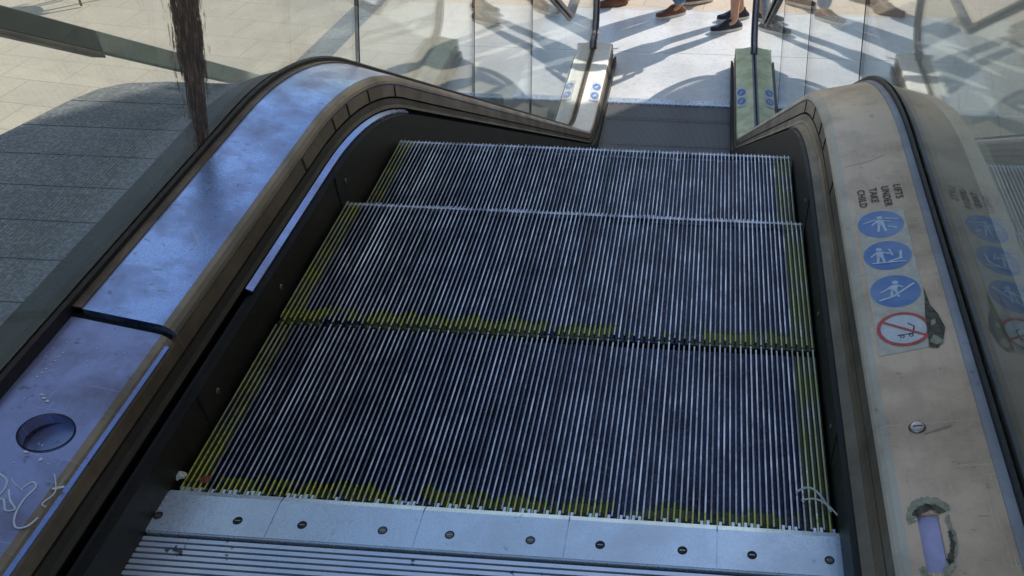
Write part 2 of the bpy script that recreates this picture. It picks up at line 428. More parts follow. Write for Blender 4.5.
# steps
PITCH = .0092; NR = 108; D = .41
def step_mesh(mat):
    mb = MB()
    mb.box(-.498, .498, .004, D - .012, -.03, -.0105)
    # riser face, curved like the real thing, and side cheeks
    prev = None
    for (yy, zz) in ((D - .012, -.0105), (D - .008, -.05), (D - .018, -.12), (D - .04, -.19), (D - .07, -.26)):
        if prev: mb.add([(-.498, prev[0], prev[1]), (.498, prev[0], prev[1]), (.498, yy, zz), (-.498, yy, zz)], [(0, 1, 2, 3)], 1)
        prev = (yy, zz)
    for i in range(NR):
        x = (i - (NR - 1) / 2) * PITCH; hw = .00125
        y1 = D - (.002 if i % 2 else .011); y0 = .003 if i % 2 else .010
        if mat != M['tread']: y1 = D - random.uniform(.002, .006)
        jx = random.uniform(-.00018, .00018); x += jx; zt = random.uniform(-.0006, 0)
        mb.box(x - hw, x + hw, y0, y1, -.0105, zt, 0, skip_bottom=True)
        if i % 2 == 0:
            mb.box(x - hw * 1.3, x + hw * 1.3, D - .011, D - .005, -.02, -.004, 1, skip_bottom=True)
        # riser cleat
        mb.add([(x - hw, D - .006, -.01), (x + hw, D - .006, -.01), (x + hw, D - .03, -.2), (x - hw, D - .03, -.2)], [(0, 1, 2, 3)], 1)
    if mat != M['tread']: mb.box(-.497, .497, D - .013, D - .006, -.0104, -.0022)
    me = bpy.data.meshes.new('step'); me.from_pydata(mb.v, [], mb.f); me.materials.append(mat); me.materials.append(M['riser'])
    me.polygons.foreach_set('material_index', mb.mi); me.update(); return me
MS = {k: step_mesh(M[k]) for k in ('tread', 'tread_half', 'tread_worn', 'tread_far')}
for k in range(15):
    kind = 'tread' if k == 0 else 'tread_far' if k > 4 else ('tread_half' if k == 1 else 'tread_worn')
    o = bpy.data.objects.new('step', MS[kind]); COL.objects.link(o); o.parent = esc
    yn = (k + 1) * D
    z = pz(yn)[0] if yn < B1 + .6 else pz(min(yn, 99))[0]
    if k == 2: z = -.062
    o.location = (0, k * D - (.022 if k == 2 else 0), z)

# comb plates
def comb(parent, y0, z, direction):
    root = MB()
    root.box(-.54, .54, -.075, -.008, -.02, .0035)
    cp = root.build('comb_plate', M['comb'], parent, bevel=.001)
    cp.location = (0, y0, z); 
    if direction < 0: cp.rotation_euler = (0, 0, math.pi)
    seams = [-.5385, -.326, -.108, .109, .326, .5385]
    for a, b in zip(seams, seams[1:]):
        s = MB()
        s.box(a + .0007, b - .0007, -.0735, -.006, .0036, .0062)
        # sloped lip
        s.add([(a + .0007, -.006, .0062), (b - .0007, -.006, .0062), (b - .0007, .004, .0022), (a + .0007, .004, .0022)], [(0, 1, 2, 3)])
        s.add([(a + .0007, .004, .0022), (b - .0007, .004, .0022), (b - .0007, .004, -.012), (a + .0007, .004, -.012)], [(0, 1, 2, 3)])
        so = s.build('comb_segment', M['comb'], cp)
    te = MB()
    for i in range(NR):
        x = (i - (NR - 1) / 2 + .5) * PITCH
        te.box(x - .0021, x + .0021, .002, .013, -.009, .0012 - .001 * (i % 3), 1 if random.random() > .45 else 0)
    te.build('comb_teeth', [M['riser'], M['comb']], cp)
    for x in (-.497, -.376, -.279, -.159, -.06, .058, .159, .277, .376, .485):
        sc = MB(); sc.ring(x, -.047, .0066, .0052, .0070, 20); sc.disc(x, -.047, .0065, .0055, n=20, m=1)
        sc.box(x - .004, x + .004, -.0475, -.0463, .0066, .0068, 2)
        sc.build('screw', [M['dark_void'], M['screw'] if random.random() > .3 else M['rubber'], M['screw_bright']], cp)
    return cp
comb(esc, 0, 0, 1); comb(esc, 6.0, -H, -1)
# upper ridged floor plate
mb = MB(); mb.box(-.54, .54, -1.24, -.078, -.04, -.004)
y = -.0815
while y > -1.22:
    mb.box(-.54, .54, y - .0062, y, -.004, .0025, skip_bottom=True); y -= .0098
mb.build('floor_plate', M['ridge'], esc)
# dark well under the steps
mb = MB()
for s in (-1, 1):
    pass
pts = path(-1.2, 6.3)
v = []; f = []
for i, (y, z, ny, nz) in enumerate(pts): v += [(-.84, y, z - .75), (.84, y, z - .75)]
for i in range(len(pts) - 1): f.append((2 * i, 2 * i + 1, 2 * i + 3, 2 * i + 2))
mk('soffit', v, f, M['deck_outer'], esc)

YE = 6.75
SL = .21
def dk(xo): return .192 - (.183 - xo) * SL
def tilt(o):
    for ch in list(o.children):
        mw = ch.matrix_basis.copy(); ch.data.transform(mw); ch.matrix_basis = Matrix.Identity(4)
        for q in ch.data.vertices: q.co.z += dk(abs(q.co.x) - .5) - .186
        tilt(ch)
def profile_parts(s):
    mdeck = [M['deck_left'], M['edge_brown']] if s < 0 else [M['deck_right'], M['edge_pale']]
    nm = 'left' if s < 0 else 'right'
    deckprof = [(.183, .140), (.183, dk(.183)), (.062, dk(.062)), (.050, dk(.05) - .0005), (.042, dk(.042) - .004), (.037, dk(.04) - .011), (.035, dk(.04) - .018), (.045, .130)]
    decks = []
    if s < 0:
        low = [(a, n - .009) for a, n in deckprof]
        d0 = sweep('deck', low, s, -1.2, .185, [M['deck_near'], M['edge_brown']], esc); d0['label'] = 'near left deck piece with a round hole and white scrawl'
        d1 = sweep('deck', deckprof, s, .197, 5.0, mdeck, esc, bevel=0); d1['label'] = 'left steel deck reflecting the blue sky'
        sweep('joint_gap', [(.19, .12), (.19, .182), (.05, .150), (.05, .12)], s, .18, .20, M['dark_void'], esc)
    else:
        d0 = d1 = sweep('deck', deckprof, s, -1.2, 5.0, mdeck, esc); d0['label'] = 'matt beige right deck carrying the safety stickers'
    for d in {d0, d1}: d.data.polygons.foreach_set('use_smooth', [True] * len(d.data.polygons)); 
    mcap = M['cream'] if s < 0 else M['cream_green']
    cap = [(.183, .12), (.183, dk(.183) + .001), (.058, dk(.05) + .001), (.046, dk(.04) - .003), (.042, dk(.04) - .014), (.042, .12)]
    e = sweep('deck_end', cap, s, 5.003, YE, mcap, esc); e['label'] = ('pale cream deck end at the lower landing, left side' if s < 0 else 'greenish worn deck end at the lower landing, right side')
    # closing face
    sweep('trim', [(.1832, .15), (.1832, .1945), (.170, .1925), (.170, .185), (.1825, .15)], s, -1.2 if s > 0 else .197, YE - .02, M['trim_light'] if s > 0 else M['panel_brown'], esc)
    sweep('gasket', [(.1835, .15), (.1835, .202), (.188, .206), (.190, .15)], s, -1.2, YE - .03, M['rubber'], esc)
    sweep('gasket', [(.200, .15), (.200, .200), (.206, .196), (.207, .15)], s, -1.2, YE - .03, M['rubber'], esc)
    # stacked inner panels below the deck
    y0 = -1.2
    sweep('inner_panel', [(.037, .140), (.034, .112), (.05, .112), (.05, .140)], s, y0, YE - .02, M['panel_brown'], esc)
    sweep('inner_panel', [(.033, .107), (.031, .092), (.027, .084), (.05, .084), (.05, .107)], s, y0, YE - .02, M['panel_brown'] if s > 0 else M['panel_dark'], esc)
    sweep('backing', [(.043, .146), (.043, .06), (.06, .06), (.06, .146)], s, y0, YE - .03, M['dark_void'], esc)
    if s < 0:
        sweep('ledge_strip', [(.027, .080), (.016, .074), (.016, .070), (.027, .070)], s, .40, B1 + .22, M['strip_blue'], esc)
        sweep('ledge_strip', [(.040, .146), (.034, .1435), (.034, .1415), (.040, .1415)], s, y0, .17, M['strip_blue'], esc)
    else:
        sweep('ledge_strip', [(.027, .083), (.012, .074), (.012, .070), (.027, .070)], s, y0, B1 + .30, M['panel_brown'], esc)
    sweep('brush_strip', [(.027, .066), (.006, .062), (.006, .040), (.027, .040)], s, y0, YE - .05, M['rubber'], esc)
    sweep('skirt_panel', [(.003, .068), (.003, -.28), (.02, -.28), (.02, .068)], s, y0, YE - .02, M['skirt'], esc)
    # fixing joints of the panels at the crest
    for yy in (.75, .92, 1.0, 1.12, 1.28):
        j = sweep('joint', [(.0355, .1395), (.0325, .1125), (.04, .1125), (.04, .1395)], s, yy, yy + .004, M['dark_void'], esc)
    for yy in (-.52, .14, .80):
        sweep('skirt_joint', [(.0015, .066), (.0015, -.02), (.004, -.02), (.004, .066)], s, yy, yy + .0035, M['dark_void'], esc)
        for q in (.05, .33):
            m = MB(); x_ = s * .5022
            m.tube([(x_, yy + q, .030), (x_ - s * .0014, yy + q, .030)], [.006, .0045], 14); m.build('screw', M['screw'], esc)
    # outer deck and cladding
    sweep('outer_deck', [(.200, .190), (.300, .165), (.308, .157), (.308, -.62), (.30, -.62), (.30, .13), (.200, .15)], s, -1.2, YE, M['deck_outer'], esc)
    # glass panes
    joints = [-1.2, -.35, 1.42, 2.55, 3.68, 4.8]
    for a, b in zip(joints, joints[1:]):
        g = sweep('glass_panel', [(.1905, .160), (.1905, .905), (.1995, .905), (.1995, .160)], s, a + .002, b - .002, M['glass'], esc)
    for a in joints[2:-1]: sweep('pane_seal', [(.1895, .195), (.1895, .905), (.2005, .905), (.2005, .195)], s, a - .002, a + .002, M['rubber'], esc)
    # last pane with rounded end
    arc = []
    ys = path(4.802, 6.62)
    bot = [P(0, y, .16)[1:] for (y, *_r) in ys]; top_ = [P(0, y, .905)[1:] for (y, *_r) in ys]
    for i in range(1, 12):
        a = math.pi / 2 - math.pi * i / 12; arc.append((6.62 + .335 * math.cos(a), -H + .57 + .335 * math.sin(a)))
    bot2 = bot + [(6.62, -H + .235)]
    outl = bot + top_[::-1]
    nb = len(bot); vv = []; ff = []
    xi = s * .6905; xo = s * .6995
    # strip between bottom and top
    for (b_, t_) in zip(bot, top_): vv += [(xi, *b_), (xi, *t_), (xo, *b_), (xo, *t_)]
    for i in range(nb - 1):
        a = 4 * i; c2 = a + 4
        ff += [(a, a + 1, c2 + 1, c2), (a + 2, c2 + 2, c2 + 3, a + 3), (a + 1, a + 3, c2 + 3, c2 + 1), (a, c2, c2 + 2, a + 2)]
    base = len(vv); arc_full = [top_[-1]] + arc + [(6.62, -H + .16)]
    for p in arc_full: vv += [(xi, *p), (xo, *p)]
    m_ = len(arc_full)
    ff += [tuple(base + 2 * i for i in range(m_)), tuple(base + 2 * i + 1 for i in range(m_))[::-1]]
    ff += [(base + 2 * i, base + 2 * i + 1, base + 2 * i + 3, base + 2 * i + 2) for i in range(m_ - 1)]
    mk('glass_panel', vv, ff, M['glass'], esc)
    # handrail : C-section loop
    loop = []
    HN = .945
    for (y, z, ny, nz) in path(-1.2, 6.62): loop.append((y + ny * HN, z + nz * HN, ny, nz))
    for i in range(1, 17):
        a = math.pi / 2 - math.pi * i / 16; loop.append((6.62 + .36 * math.cos(a), -H + .585 + .36 * math.sin(a), math.cos(a), math.sin(a)))
    loop.append((6.60, -H + .20, 0, -1)); loop.append((6.585, -H + .16, 0, -1))
    sec = [(-.034, -.012), (-.034, .004), (-.028, .014), (0, .017), (.028, .014), (.034, .004), (.034, -.012), (.026, -.018), (.026, -.008), (-.026, -.008), (-.026, -.018)]
    vv = []; ff = []; k = len(sec); xc = s * .695
    for (y, z, ny, nz) in loop:
        for (dx, dn) in sec: vv.append((xc + dx, y + ny * dn, z + nz * dn))
    for i in range(len(loop) - 1):
        for j in range(k): ff.append((i * k + j, i * k + (j + 1) % k, (i + 1) * k + (j + 1) % k, (i + 1) * k + j))
    hr = mk('handrail', vv, ff, M['handrail'], esc, smooth=True)
    # slim metal guide under the handrail
    vv = []; ff = []; sec2 = [(-.014, -.008), (.014, -.008), (.014, -.036), (-.014, -.036)]
    for (y, z, ny, nz) in loop:
        for (dx, dn) in sec2: vv.append((xc + dx, y + ny * dn, z + nz * dn))
    for i in range(len(loop) - 1):
        for j in range(4): ff.append((i * 4 + j, i * 4 + (j + 1) % 4, (i + 1) * 4 + (j + 1) % 4, (i + 1) * 4 + j))
    mk('handrail_guide', vv, ff, M['trim_light'], esc)
    return d0, d1, e
left_near, left_deck, left_end = profile_parts(-1)
_, right_deck, right_end = profile_parts(1)

# ---- holes in the decks (real openings cut through)
def cut(o, cutter):
    m = o.modifiers.new('cut', 'BOOLEAN'); m.operation = 'DIFFERENCE'; m.object = cutter; m.solver = 'EXACT'
    bpy.context.view_layer.update()
    dg = bpy.context.evaluated_depsgraph_get(); me = bpy.data.meshes.new_from_object(o.evaluated_get(dg))
    o.modifiers.clear(); o.data = me; bpy.data.objects.remove(cutter)
HX, HY, HR = -.600, -.037, .033
cm = MB(); cm.tube([(HX, HY, .15), (HX, HY, .2)], HR, 40); cut(left_near, cm.build('cutter', M['riser']))
cm = MB(); cm.box(.566, .592, -.170, -.083, .14, .2); cut(right_deck, cm.build('cutter', M['riser']))
for d in (left_near, left_deck, right_deck, left_end, right_end):
    d.data.polygons.foreach_set('use_smooth', [True] * len(d.data.polygons)); d.data.set_sharp_from_angle(angle=R(9))
# dished button in the hole
dm = MB(); prev = None; nn = 36
rings = [(HR - .0008, .160), (HR - .0012, .150), (.027, .134), (.018, .1255), (.009, .1225)]
v = []; f = []
for (r_, z_) in rings: v += [(HX + r_ * math.cos(2 * math.pi * i / nn), HY + r_ * math.sin(2 * math.pi * i / nn), z_) for i in range(nn)]
for j in range(len(rings) - 1):
    for i in range(nn): f.append((j * nn + i, j * nn + (i + 1) % nn, (j + 1) * nn + (i + 1) % nn, (j + 1) * nn + i))
f.append(tuple((len(rings) - 1) * nn + i for i in range(nn)))
mk('round_recess', v, f, M['recess'], left_near, smooth=True)
rm = MB(); rm.ring(HX, HY, .1783, HR - .0004, HR + .0016, 40); rm.build('recess_rim', M['dark_void'], left_near)

# scrawl and scuffs : each stroke its own small mesh
def strokes(name, lst, z, mat, parent):
    for pts, w_ in lst:
        m = MB(); m.stroke(pts, w_, z); m.build(name, mat, parent)
def smooth_pts(pts, n=6):
    o_ = []
    for i in range(len(pts) - 1):
        p0 = pts[max(i - 1, 0)]; p1 = pts[i]; p2 = pts[i + 1]; p3 = pts[min(i + 2, len(pts) - 1)]
        for j in range(n):
            u = j / n
            o_.append(tuple(.5 * ((2 * p1[q]) + (-p0[q] + p2[q]) * u + (2 * p0[q] - 5 * p1[q] + 4 * p2[q] - p3[q]) * u * u + (-p0[q] + 3 * p1[q] - 3 * p2[q] + p3[q]) * u ** 3) for q in (0, 1)))
    return o_ + [pts[-1]]
ZL = .1778
strokes('scrawl_stroke', [
    (smooth_pts([(-.622, -.112), (-.603, -.122), (-.598, -.140), (-.604, -.160), (-.592, -.150), (-.580, -.165), (-.571, -.161), (-.583, -.150), (-.593, -.135)]), .0022),
    (smooth_pts([(-.579, -.128), (-.574, -.118), (-.566, -.124), (-.569, -.145), (-.566, -.170), (-.556, -.186), (-.545, -.182), (-.540, -.168)]), .0022),
    (smooth_pts([(-.556, -.100), (-.548, -.112), (-.541, -.128), (-.546, -.146), (-.540, -.150)]), .0016),
    (smooth_pts([(-.546, -.122), (-.536, -.116)]), .0034),
    (smooth_pts([(-.600, -.118), (-.590, -.126), (-.578, -.132)]), .0012)], ZL, M['scratch'], left_near)
for i in range(22):
    x = random.uniform(-.672, -.56); y = random.uniform(-.13, .16); r_ = random.choice((.0009, .0013, .0022 if random.random() > .6 else .001))
    m = MB(); m.disc(x, y, ZL, r_, r_ * random.uniform(.6, 1.4), 8); m.build('paint_speck', M['scratch'], left_near)
for (x, y) in ((-.640, .025), (-.627, .016), (-.634, .020), (-.606, -.004 - .07)):
    m = MB(); m.disc(x, y, ZL + .0001, .003, .0022, 9); m.build('paint_speck', M['scratch'], left_near)
for i in range(7):
    m = MB(); m.disc(-.662 + .0012 * i, .055 + .009 * i, ZL, .0018, .0015, 8); m.build('paint_speck', M['scratch'], left_near)
lst = []
for i in range(30):
    y = random.uniform(.25, .80); x = random.uniform(-.672, -.56); L = random.choice((.006, .012, .004)); a = random.uniform(-1, 1)
    lst.append(([(x, y), (x + L * math.cos(a), y + L * math.sin(a))], .0011))
lst.append(([(-.612, .44), (-.598, .425), (-.585, .405), (-.581, .398)], .002))
strokes('scratch', lst, .1866, M['scratch'], left_deck)

# ---- stickers on right deck
Zs = .1866
st = MB(); cx = .600
st.poly([(.556, .212), (.628, .222), (.634, .235), (.640, .330), (.641, .60), (.560, .60)], Zs)
sticker = st.build('sticker', M['st_white'], right_deck)
sticker['label'] = 'torn safety sticker with three blue pictograms and a red ban sign'
def pict(yc, fn, blue='st_blue'):
    m = MB(); m.disc(cx - .002, yc, Zs + .0004, .0385, .041, 44)
    d = m.build('pictogram', M[blue], sticker)
    m = MB(); fn(m, cx - .002, yc, Zs + .0008); m.build('figure', M['st_fig'], d)
def man(m, x, y, z, s=1., lean=0):
    # figure drawn with its head towards -x side of travel (seen from the landing: up is +y)
    m.disc(x + lean * .014, y + .019 * s, z, .0055 * s, n=16)
    m.poly([(x - .006 * s + lean * .01, y + .012 * s), (x + .006 * s + lean * .01, y + .012 * s), (x + .006 * s, y - .004 * s), (x - .006 * s, y - .004 * s)], z)
    m.stroke([(x - .003 * s, y - .002 * s), (x - .006 * s, y - .022 * s)], .0045 * s, z); m.stroke([(x + .003 * s, y - .002 * s), (x + .006 * s, y - .022 * s)], .0045 * s, z + .00005)
    m.stroke([(x - .006 * s + lean * .01, y + .009 * s), (x - .015 * s, y - .002 * s)], .0035 * s, z + .0001); m.stroke([(x + .006 * s + lean * .01, y + .009 * s), (x + .016 * s, y + .004 * s)], .0035 * s, z + .00015)
def f1(m, x, y, z):
    man(m, x, y, z, 1.0); m.stroke([(x - .028, y + .006), (x - .008, y + .014)], .003, z + .0002); m.stroke([(x + .008, y + .016), (x + .030, y + .010)], .003, z + .0003); m.stroke([(x + .012, y - .010), (x + .024, y - .016)], .004, z + .0003)
def f2(m, x, y, z):
    man(m, x - .012, y, z, .95); m.stroke([(x + .002, y - .018), (x + .020, y - .012), (x + .022, y + .008)], .0042, z + .0002)
    m.stroke([(x + .004, y + .016), (x + .008, y - .002)], .0035, z + .0003); m.stroke([(x - .026, y - .020), (x + .026, y - .022)], .003, z + .0004)
def f3(m, x, y, z):
    man(m, x - .002, y + .004, z, .9, .3); m.stroke([(x - .026, y - .022), (x - .004, y - .014), (x + .030, y + .014)], .004, z + .0003)
    m.stroke([(x - .022, y - .002), (x - .008, y + .006)], .004, z + .0004)
for yc, fn in ((.555, f1), (.461, f2), (.363, f3)): pict(yc, fn)
m = MB(); yc = .268; m.disc(cx - .002, yc, Zs + .0004, .040, .0385, 44)
ban = m.build('pictogram', M['st_pale'], sticker); ban['label'] = 'red ringed ban pictogram, torn at its right edge'
m = MB(); m.ring(cx - .002, yc, Zs + .0008, .0335, .0395, 44); m.stroke([(cx - .028, yc + .018), (cx + .026, yc - .018)], .005, Zs + .0008); m.build('ban_ring', M['st_red'], ban)
m = MB(); m.stroke([(cx - .012, yc - .014), (cx + .010, yc - .012), (cx + .014, yc + .004), (cx + .006, yc + .012)], .0022, Zs + .0006); m.ring(cx - .006, yc - .017, Zs + .0006, .002, .0036, 14); m.ring(cx + .007, yc - .016, Zs + .0006, .002, .0036, 14)
m.build('figure', M['ink'], ban)
m = MB()
m.poly([(.628, .222), (.640, .218), (.650, .235), (.657, .262), (.652, .295), (.644, .318), (.641, .365), (.638, .330), (.633, .296), (.631, .262)], Zs + .0011)
m.build('torn_patch', M['glue'], sticker)
m = MB(); m.poly([(.630, .232), (.640, .224), (.650, .229), (.646, .240), (.638, .248)], Zs + .0014); m.build('torn_edge', M['glue_light'], sticker)
m = MB(); m.poly([(.637, .268), (.645, .272), (.646, .283), (.640, .281)], Zs + .0014); m.build('torn_edge', M['glue_light'], sticker)
# lettering : four short lines
def text(s, size, loc, rot, mat, parent, name='lettering'):
    cu = bpy.data.curves.new(name, 'FONT'); cu.body = s; cu.size = size; cu.align_x = 'LEFT'; cu.offset = size * .02; cu.space_character = 1.15
    o = bpy.data.objects.new('tmp', cu); COL.objects.link(o); bpy.context.view_layer.update()
    me = bpy.data.meshes.new_from_object(o.evaluated_get(bpy.context.evaluated_depsgraph_get())); bpy.data.objects.remove(o)
    me.materials.clear(); me.materials.append(mat)
    q = bpy.data.objects.new(name, me); COL.objects.link(q); q.parent = parent; q.location = loc; q.rotation_euler = rot; return q
for i, wd in enumerate(('LIFTS', 'UNDER', 'TAKE', 'CHILD')):
    text(wd, .0185, (.634 - .0215 * i, .678 - .0015 * i, Zs + .0006), (0, 0, R(-90)), M['ink'], right_deck)
# screw, slot insert and glue remains
m = MB(); m.disc(.588, .062, Zs + .0002, .0115, .0105, 24, 1)
v = []
for j, (r_, z_) in enumerate(((.0095, .0003), (.0088, .0022), (.006, .0034), (.003, .0036))): v += [(.588 + r_ * math.cos(2 * math.pi * i / 24), .062 + r_ * math.sin(2 * math.pi * i / 24), Zs + z_) for i in range(24)]
m.add(v, [(j * 24 + i, j * 24 + (i + 1) % 24, (j + 1) * 24 + (i + 1) % 24, (j + 1) * 24 + i) for j in range(3) for i in range(24)] + [tuple(72 + i for i in range(24))], 0)
m.box(.582, .594, .0612, .0628, Zs + .0036, Zs + .0041, 1)
m.build('screw', [M['screw_bright'], M['glue']], right_deck)
m = MB(); m.box(.5665, .5915, -.169, -.084, .172, .1805); m.build('slot_insert', M['lavender'], right_deck)
m = MB()
def blob(cx_, cy_, rx, ry, a0, a1, w, z, mi, n=26, jit=.25):
    pts = []
    for i in range(n + 1):
        a = a0 + (a1 - a0) * i / n; k = 1 + random.uniform(-jit, jit) * .25
        pts.append((cx_ + rx * k * math.cos(a), cy_ + ry * k * math.sin(a)))
    inn = []
    for i in range(n, -1, -1):
        a = a0 + (a1 - a0) * i / n; k = 1 - w * (1 + random.uniform(-jit, jit))
        inn.append((cx_ + rx * k * math.cos(a), cy_ + ry * k * math.sin(a)))
    for i in range(n): m.add([(*pts[i], z), (*pts[i + 1], z), (*inn[n - i - 1], z), (*inn[n - i], z)], [(0, 1, 2, 3)], mi)
blob(.581, -.088, .027, .030, R(15), R(200), .38, Zs + .0002, 1)
blob(.581, -.090, .021, .020, R(20), R(170), .5, Zs + .0005, 0)
blob(.580, -.118, .0255, .062, R(-80), R(30), .22, Zs + .0006, 1)
blob(.581, -.12, .022, .05, R(-60), R(10), .22, Zs + .0009, 0)
blob(.579, -.150, .024, .045, R(200), R(280), .3, Zs + .0004, 1)
m.build('glue_remains', [M['glue'], M['glue_light']], right_deck)
# scratches on the right deck
lst = []
for i in range(14):
    y_ = random.uniform(-.2, .8); x = random.uniform(.56, .665); L = random.choice((.006, .012, .02)); a = random.uniform(-.5, .3)
    lst.append(([(x, y_), (x + L * math.cos(a), y_ + L * math.sin(a))], .0006))
lst += [([(.556, .765), (.60, .772), (.632, .79)], .001), ([(.596, .050), (.632, .061)], .0028)]
strokes('scratch', lst, Zs, M['mark_brown'], right_deck)
m = MB()

# stickers on the lower deck ends
for s, par in ((-1, left_end), (1, right_end)):
    zz = -H + .1895; m = MB()
    x0, x1 = .545, .615
    zz += .001
    m.poly([(s * x0, 5.66), (s * x1, 5.66), (s * x1, 6.0), (s * x0, 6.0)], zz)
    so = m.build('sticker', M['st_pale'], par)
    for k, yy in enumerate((5.75, 5.90)):
        m = MB(); m.disc(s * .58, yy, zz + .001, .032, .06, 24); d = m.build('pictogram', M['st_blue'], so)
        m = MB(); m.stroke([(s * .58 - .01, yy - .018), (s * .58 + .008, yy + .02)], .012, zz + .002); m.disc(s * .58 + .006, yy + .016, zz + .0021, .006, n=10); m.build('figure', M['st_fig'], d)
# end faces of deck ends
for o_ in (left_near, left_deck, right_deck, left_end, right_end): tilt(o_)
for s, par in ((-1, left_end), (1, right_end)):
    m = MB()
    m.box(.533 if s > 0 else -.80, .80 if s > 0 else -.533, YE + .0005, YE + .03, -H, -H + .165); m.build('end_cap', M['cream'] if s < 0 else M['cream_green'], par, bevel=.012)

# burnt smear : a film on the inner face of the left pane
v = []; ny_, nz_ = 14, 24; uv = []
for j in range(nz_ + 1):
    for i in range(ny_ + 1):
        a = i / ny_; b = j / nz_
        y0 = .675 + b * .20; w = .085
        v.append((-.6898, y0 + (a - .5) * w * 2, .195 + b * .46)); uv.append((a, b))
f = [(j * (ny_ + 1) + i, j * (ny_ + 1) + i + 1, (j + 1) * (ny_ + 1) + i + 1, (j + 1) * (ny_ + 1) + i) for j in range(nz_) for i in range(ny_)]
panes = [c_ for c_ in esc.children if c_.name.startswith('glass_panel')]
sm = mk('burnt_smear', v, f, M['smear'], None)
ul = sm.data.uv_layers.new(name='UVMap')
for lp in sm.data.loops: ul.data[lp.index].uv = uv[lp.vertex_index]
sm.parent = panes[1]

# litter by the comb
m = MB(); random.seed(3)
def crumple(cx_, cy_, cz_, r_, mat, name, label, cat):
    bm = bmesh.new(); bmesh.ops.create_icosphere(bm, subdivisions=3, radius=r_)
    for q in bm.verts:
        k = 1 + random.uniform(-.35, .25); q.co = Vector((q.co.x * k * 1.3, q.co.y * k, q.co.z * k * .6))
    me = bpy.data.meshes.new(name); bm.to_mesh(me); bm.free(); me.materials.append(mat)
    o = bpy.data.objects.new(name, me); COL.objects.link(o); o.location = (cx_, cy_, cz_ + r_ * .5); return tag(o, label, cat)
crumple(-.462, .030, -.004, .007, M['orange'], 'litter', 'small orange scrap on the ribs beside the left end of the comb', 'litter')
crumple(-.502, .030, .001, .008, M['ticket'], 'litter', 'tiny pale crumb in the corner where comb meets left skirt', 'litter')
m = MB()
m.tube([(.445 + .05 * t_, .075 - .035 * t_ + .02 * math.sin(t_ * 3.1), .003 + .007 * math.sin(t_ * 3)) for t_ in [i / 12 for i in range(13)]], .0018, 6)
m.tube([(.452 + .055 * t_, .060 - .03 * t_ + .012 * math.sin(t_ * 3.1), .003 + .006 * math.sin(t_ * 3)) for t_ in [i / 12 for i in range(13)]], .0015, 6)
tag(m.build('plastic_strip', M['ticket'], None, smooth=True), 'curled pale plastic strip on the yellow edge near the right end of the comb', 'litter')

# ------------------------------------------------------------------ plaza objects
def cylinder(mb, x, y, z0, z1, r0, r1=None, n=16, m=0): mb.tube([(x, y, z0), (x, y, z1)], [r0, r1 or r0], n, m)
# sloping rail of the stair beyond the granite block
sr = empty('stair_rail', (-2.4, 0, 0), 0, 'dark green sloping steel rail with a pale far end, above the granite slabs', 'railing')
def slope_bar(name, y0, y1, mat, hh=.05, w=.03, dz=0):
    f_ = lambda y_: -.263 - (y_ - 2.355) * .619 + dz
    m = MB(); v = []
    for y_ in (y0, y1):
        for (dx, dz_) in ((-w, -hh), (w, -hh), (w, hh), (-w, hh)): v.append((dx, y_, f_(y_) + dz_))
    m.add(v, [(0, 1, 2, 3), (7, 6, 5, 4), (0, 4, 5, 1), (1, 5, 6, 2), (2, 6, 7, 3), (3, 7, 4, 0)]); return m.build(name, mat, sr, bevel=.004)
slope_bar('rail', 1.2, 2.80, M['rail_green']); slope_bar('rail', 2.802, 4.35, M['rail_pale'])
slope_bar('lip', 1.2, 2.80, M['panel_brown'], .012, .034, -.064)
m = MB(); m.box(-.02, .02, 4.28, 4.32, -H, -1.50); m.build('post', M['rail_green'], sr)
m = MB(); m.box(-.02, .02, 1.23, 1.27, ZG, .37); m.build('post', M['rail_green'], sr)
tag(mk('paving_band', [(-3.55, 4.2, -H - .008), (-3.28, 4.2, -H - .008), (-2.85, 9.5, -H - .008), (-3.12, 9.5, -H - .008)], [(0, 1, 2, 3)], M['granite']), kind='structure')  # cast shadow on the plaza, drawn as a flat dark strip
# bentwood cafe chair on the far left of the plaza
def chair(loc, rz, label):
    t = empty('cafe_chair', loc, rz, label, 'chair', 'cafe chairs on the plaza')
    m = MB(); v = []; m.tube([(0, 0, .44), (0, 0, .46), (0, 0, .47)], [.20, .215, .20], 26); m.build('seat', M['wood'], t)
    for a in (45, 135, 225, 315):
        c_, s_ = math.cos(R(a)), math.sin(R(a)); m = MB(); m.tube([(.15 * c_, .15 * s_, .44), (.19 * c_, .19 * s_, .2), (.23 * c_, .23 * s_, 0)], [.016, .014, .012], 8); m.build('leg', M['wood'], t, smooth=True)
    m = MB(); m.tube([(.19 * math.cos(a), -.17 - .05 * math.sin(a), .44 + .46 * math.sin(a)) for a in [math.pi * i / 16 for i in range(17)]], .013, 8)
    m.tube([(.11 * math.cos(a), -.17 - .04 * math.sin(a), .44 + .34 * math.sin(a)) for a in [math.pi * i / 14 for i in range(15)]], .01, 8); m.build('backrest', M['wood'], t, smooth=True)
chair((-6.0, 7.85, -H), R(150), 'brown bentwood chair on the sunlit paving, nearer to the burnt smear on the glass')
chair((-7.0, 7.6, -H), R(40), 'brown bentwood chair on the sunlit paving in the top left corner')

